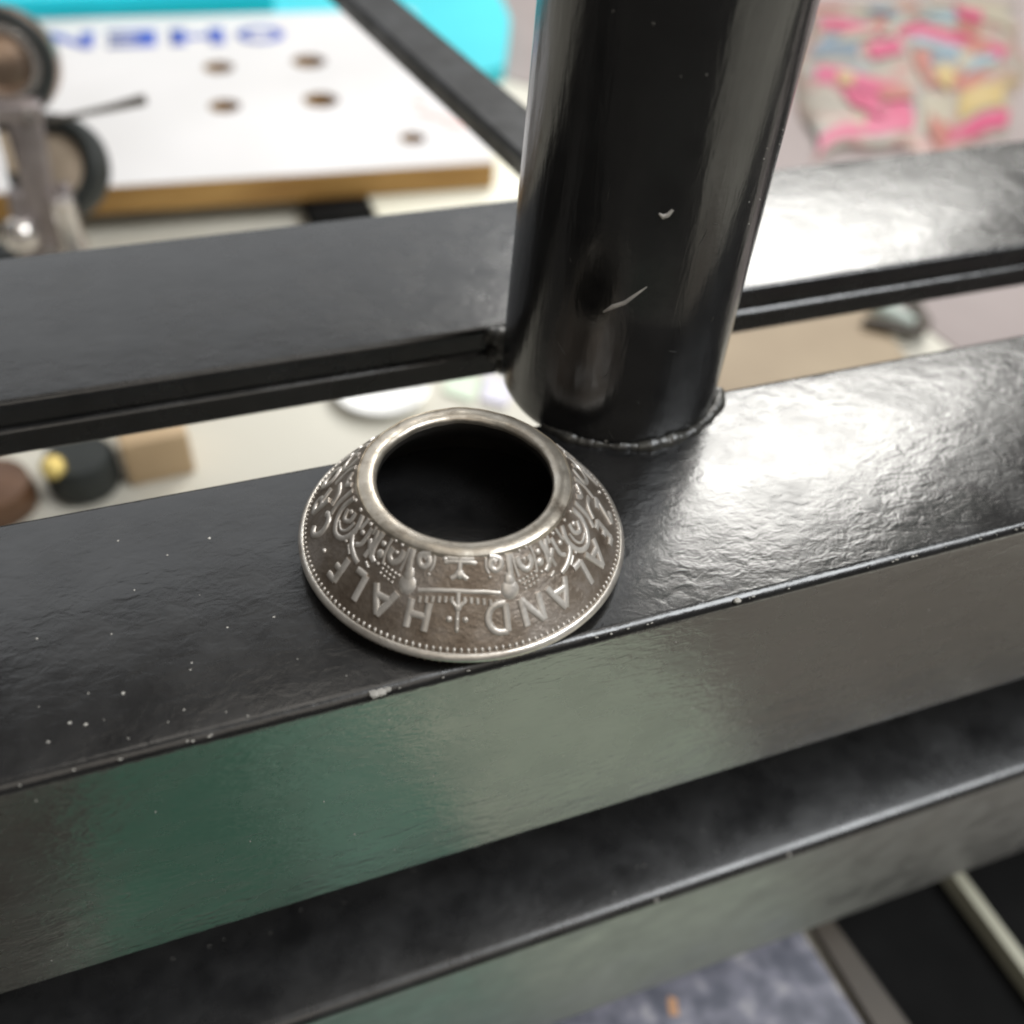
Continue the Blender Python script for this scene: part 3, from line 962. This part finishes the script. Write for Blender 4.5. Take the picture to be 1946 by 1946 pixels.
def pouch(u, v_, lift=0.0):
    u, v_ = u + 0.05 * (1 - 2 * u) * math.sin(8 * v_ + 1) + 0.02 * math.sin(19 * v_), v_ + 0.05 * (1 - 2 * v_) * math.sin(7 * u) + 0.018 * math.sin(17 * u)
    p = q00 * (1 - u) * (1 - v_) + q10 * u * (1 - v_) + q11 * u * v_ + q01 * (1 - u) * v_
    k = max(0.0, 16 * u * (1 - u) * v_ * (1 - v_)) ** 0.45
    wr = 0.8 * math.sin(9 * u + 4 * v_) * math.sin(7 * v_ - 3 * u)
    return Vector((p.x, p.y, BZ + 0.8 + k * (9 + wr) + lift))


top = [[bm.verts.new(pouch(i / N1, j / N1)) for j in range(N1 + 1)] for i in range(N1 + 1)]
bot = [[bm.verts.new(Vector((top[i][j].co.x, top[i][j].co.y, BZ + 0.72))) for j in range(N1 + 1)] for i in range(N1 + 1)]
for i in range(N1):
    for j in range(N1):
        bm.faces.new((top[i][j], top[i + 1][j], top[i + 1][j + 1], top[i][j + 1]))
        bm.faces.new((bot[i][j], bot[i + 1][j], bot[i + 1][j + 1], bot[i][j + 1]))
for i in range(N1):
    for a_, b_ in (((i, 0), (i + 1, 0)), ((i, N1), (i + 1, N1)), ((0, i), (0, i + 1)), ((N1, i), (N1, i + 1))):
        bm.faces.new((top[a_[0]][a_[1]], top[b_[0]][b_[1]], bot[b_[0]][b_[1]], bot[a_[0]][a_[1]]))
build('film', bm, M['pouch'], po, angle=70)


def pouch_uv(px, py):
    """not used for placement in the view: bilinear inverse of a bench point on the pouch"""
    u = v_ = 0.5
    for _ in range(25):
        p = pouch(u, v_)
        e = Vector((px - p.x, py - p.y))
        du = pouch(u + 1e-3, v_) - p
        dv_ = pouch(u, v_ + 1e-3) - p
        det = du.x * dv_.y - du.y * dv_.x
        u += 1e-3 * (e.x * dv_.y - e.y * dv_.x) / det
        v_ += 1e-3 * (du.x * e.y - du.y * e.x) / det
    return u, v_


def patch(name, uvs, mat, lift):
    """flat print on the pouch: a strip between two rows of (u,v) points"""
    bm = NB()
    n = 8
    a0, a1, b1, b0 = [Vector(p) for p in uvs]
    g = [[bm.verts.new(pouch(*((a0 * (1 - i / n) + a1 * (i / n)) * (1 - j / 3) + (b0 * (1 - i / n) + b1 * (i / n)) * (j / 3)), lift)) for j in range(4)] for i in range(n + 1)]
    for i in range(n):
        for j in range(3):
            bm.faces.new((g[i][j], g[i + 1][j], g[i + 1][j + 1], g[i][j + 1]))
    return build(name, bm, mat, po, angle=70)


for k, (uvs, mt) in enumerate((
        ([(0.02, 0.40), (0.42, 0.12), (0.48, 0.24), (0.05, 0.50)], 'pink'),
        ([(0.20, 0.03), (0.46, 0.04), (0.46, 0.16), (0.24, 0.16)], 'pink'),
        ([(0.0, 0.02), (0.2, 0.02), (0.2, 0.07), (0.0, 0.10)], 'pink'),
        ([(0.62, 0.02), (0.98, 0.03), (0.98, 0.12), (0.62, 0.09)], 'pink'),
        ([(0.38, 0.62), (0.85, 0.40), (0.88, 0.50), (0.42, 0.72)], 'pink'),
        ([(0.02, 0.74), (0.34, 0.62), (0.36, 0.70), (0.03, 0.84)], 'pink'),
        ([(0.45, 0.40), (0.80, 0.22), (0.82, 0.32), (0.46, 0.49)], 'coral'),
        ([(0.02, 0.90), (0.16, 0.90), (0.16, 0.99), (0.02, 0.99)], 'coral'),
        ([(0.44, 0.74), (0.66, 0.68), (0.66, 0.86), (0.48, 0.86)], 'sky_blue'),
        ([(0.08, 0.54), (0.26, 0.50), (0.26, 0.65), (0.09, 0.68)], 'slate'),
        ([(0.46, 0.52), (0.74, 0.38), (0.78, 0.46), (0.5, 0.58)], 'sky_blue'),
        ([(0.70, 0.12), (0.95, 0.14), (0.95, 0.26), (0.72, 0.24)], 'ochre'),
        ([(0.50, 0.06), (0.66, 0.10), (0.68, 0.24), (0.52, 0.22)], 'ivory'),
        ([(0.22, 0.86), (0.50, 0.88), (0.50, 0.98), (0.22, 0.98)], 'ivory'),
        ([(0.70, 0.70), (0.95, 0.66), (0.95, 0.90), (0.72, 0.92)], 'ivory'))):
    patch('printed_patch', uvs, M[mt], 0.25 + 0.05 * k)
for k in range(26):
    u, v_ = random.uniform(0.04, 0.88), random.uniform(0.03, 0.88)
    du, dv2, sk = random.uniform(0.06, 0.16), random.uniform(0.04, 0.11), random.uniform(-0.10, 0.06)
    patch('printed_patch', [(u, v_), (u + du, v_ + sk), (u + du, v_ + dv2 + sk), (u, v_ + dv2)], M[random.choice(['ivory', 'ivory', 'slate', 'ochre', 'coral', 'coral', 'pink', 'sky_blue', 'pouch'])], 1.1 + 0.02 * k)
bm = NB()
add_box(bm, 385, 640, 486, 560, BZ + 0.7, BZ + 16, 1.0)
tag(build('dark_box', bm, M['dark_brown'], loc=(500, 520, BZ)), 'low dark brown box beyond the colourful pouch', 'box')

# ------------------------------------------------------------------ in front of the frame
bm = NB()
add_poly(bm, [(-24, -34), (70.2, -34), (67.4, -8), (-24, -8)], BZ, BZ + 0.9)
tag(build('printed_card', bm, M['speckle'], loc=(20, -25, BZ), smooth=False), 'speckled blue grey printed card below the lower rail', 'card')
bm = NB()
add_poly(bm, [(37.0, -17.8), (38.6, -18.2), (39.4, -15.4), (38.2, -14.6), (37.4, -16)], BZ + 0.95, BZ + 1.0)
build('orange_mark', bm, M['orange'], bpy.data.objects['printed_card'], smooth=False)
tr = thing('divided_tray', (110, -20, BZ), 'black tray with olive grey dividers below the lower rail', 'tray')
bm = NB()
add_box(bm, 71, 200, -44, 8, BZ + 0.05, BZ + 0.8)
build('tray_floor', bm, M['black'], tr, smooth=False)
bm = NB()
for q in ((70.3, -7), (76.2, -40)):
    pass
add_poly(bm, [(69.5, -8), (71.2, -44), (78.2, -44), (73.2, -8)], BZ + 0.9, BZ + 3.0)
build('tray_wall', bm, M['dark_brown'], tr, smooth=False)
for x in (99.5, 126.0, 152.0):
    bm = NB()
    add_poly(bm, [(x, 6), (x + 2.6, -44), (x + 5.0, -44), (x + 2.4, 6)], BZ + 0.8, BZ + 5.5)
    build('divider', bm, M['strip'], tr, smooth=False)
bm = NB()
add_poly(bm, [(-57, -35), (-18, -35), (-26, -175), (-60, -175)], BZ, BZ + 1.5)
tag(build('green_mat', bm, M['mat_dark'], loc=(-25, -120, BZ), smooth=False), 'dark green mat on the bench, mirrored in the front rail', 'mat')
bm = NB()
add_poly(bm, [(-16.5, -35), (13, -35), (2, -175), (-24.5, -175)], BZ, BZ + 1.4)  # added out of view to blend the greens mirrored in the front rail
tag(build('green_card', bm, M['mat_mid'], loc=(-8, -110, BZ), smooth=False), 'unseen mid green card, added so the green reflection in the front rail changes gradually', 'card')
bm = NB()
add_poly(bm, [(14.5, -35), (70, -35), (74, -40), (74, -175), (3.5, -175)], BZ, BZ + 1.2)
tag(build('green_card', bm, M['mat_pale'], loc=(45, -110, BZ), smooth=False), 'pale green card on the bench, mirrored in the front rail', 'card')
bm = NB()
add_poly(bm, [(79, -47), (250, -47), (250, -260), (160, -220), (150, -175), (78, -175)], BZ, BZ + 1.0)  # added out of view to darken the right of the front rail's reflection
tag(build('unseen_kraft_sheet', bm, M['kraft'], loc=(160, -110, BZ), smooth=False), 'unseen grey brown kraft paper sheet, added to darken the reflection in the front rail', 'paper')
bm = NB()
add_box(bm, -140, -60, -150, -40, BZ, BZ + 14, 1.0)
tag(build('brown_box', bm, M['dark_brown'], loc=(-94, -78, BZ)), 'dark brown box at the left, mirrored in the front rail', 'box')
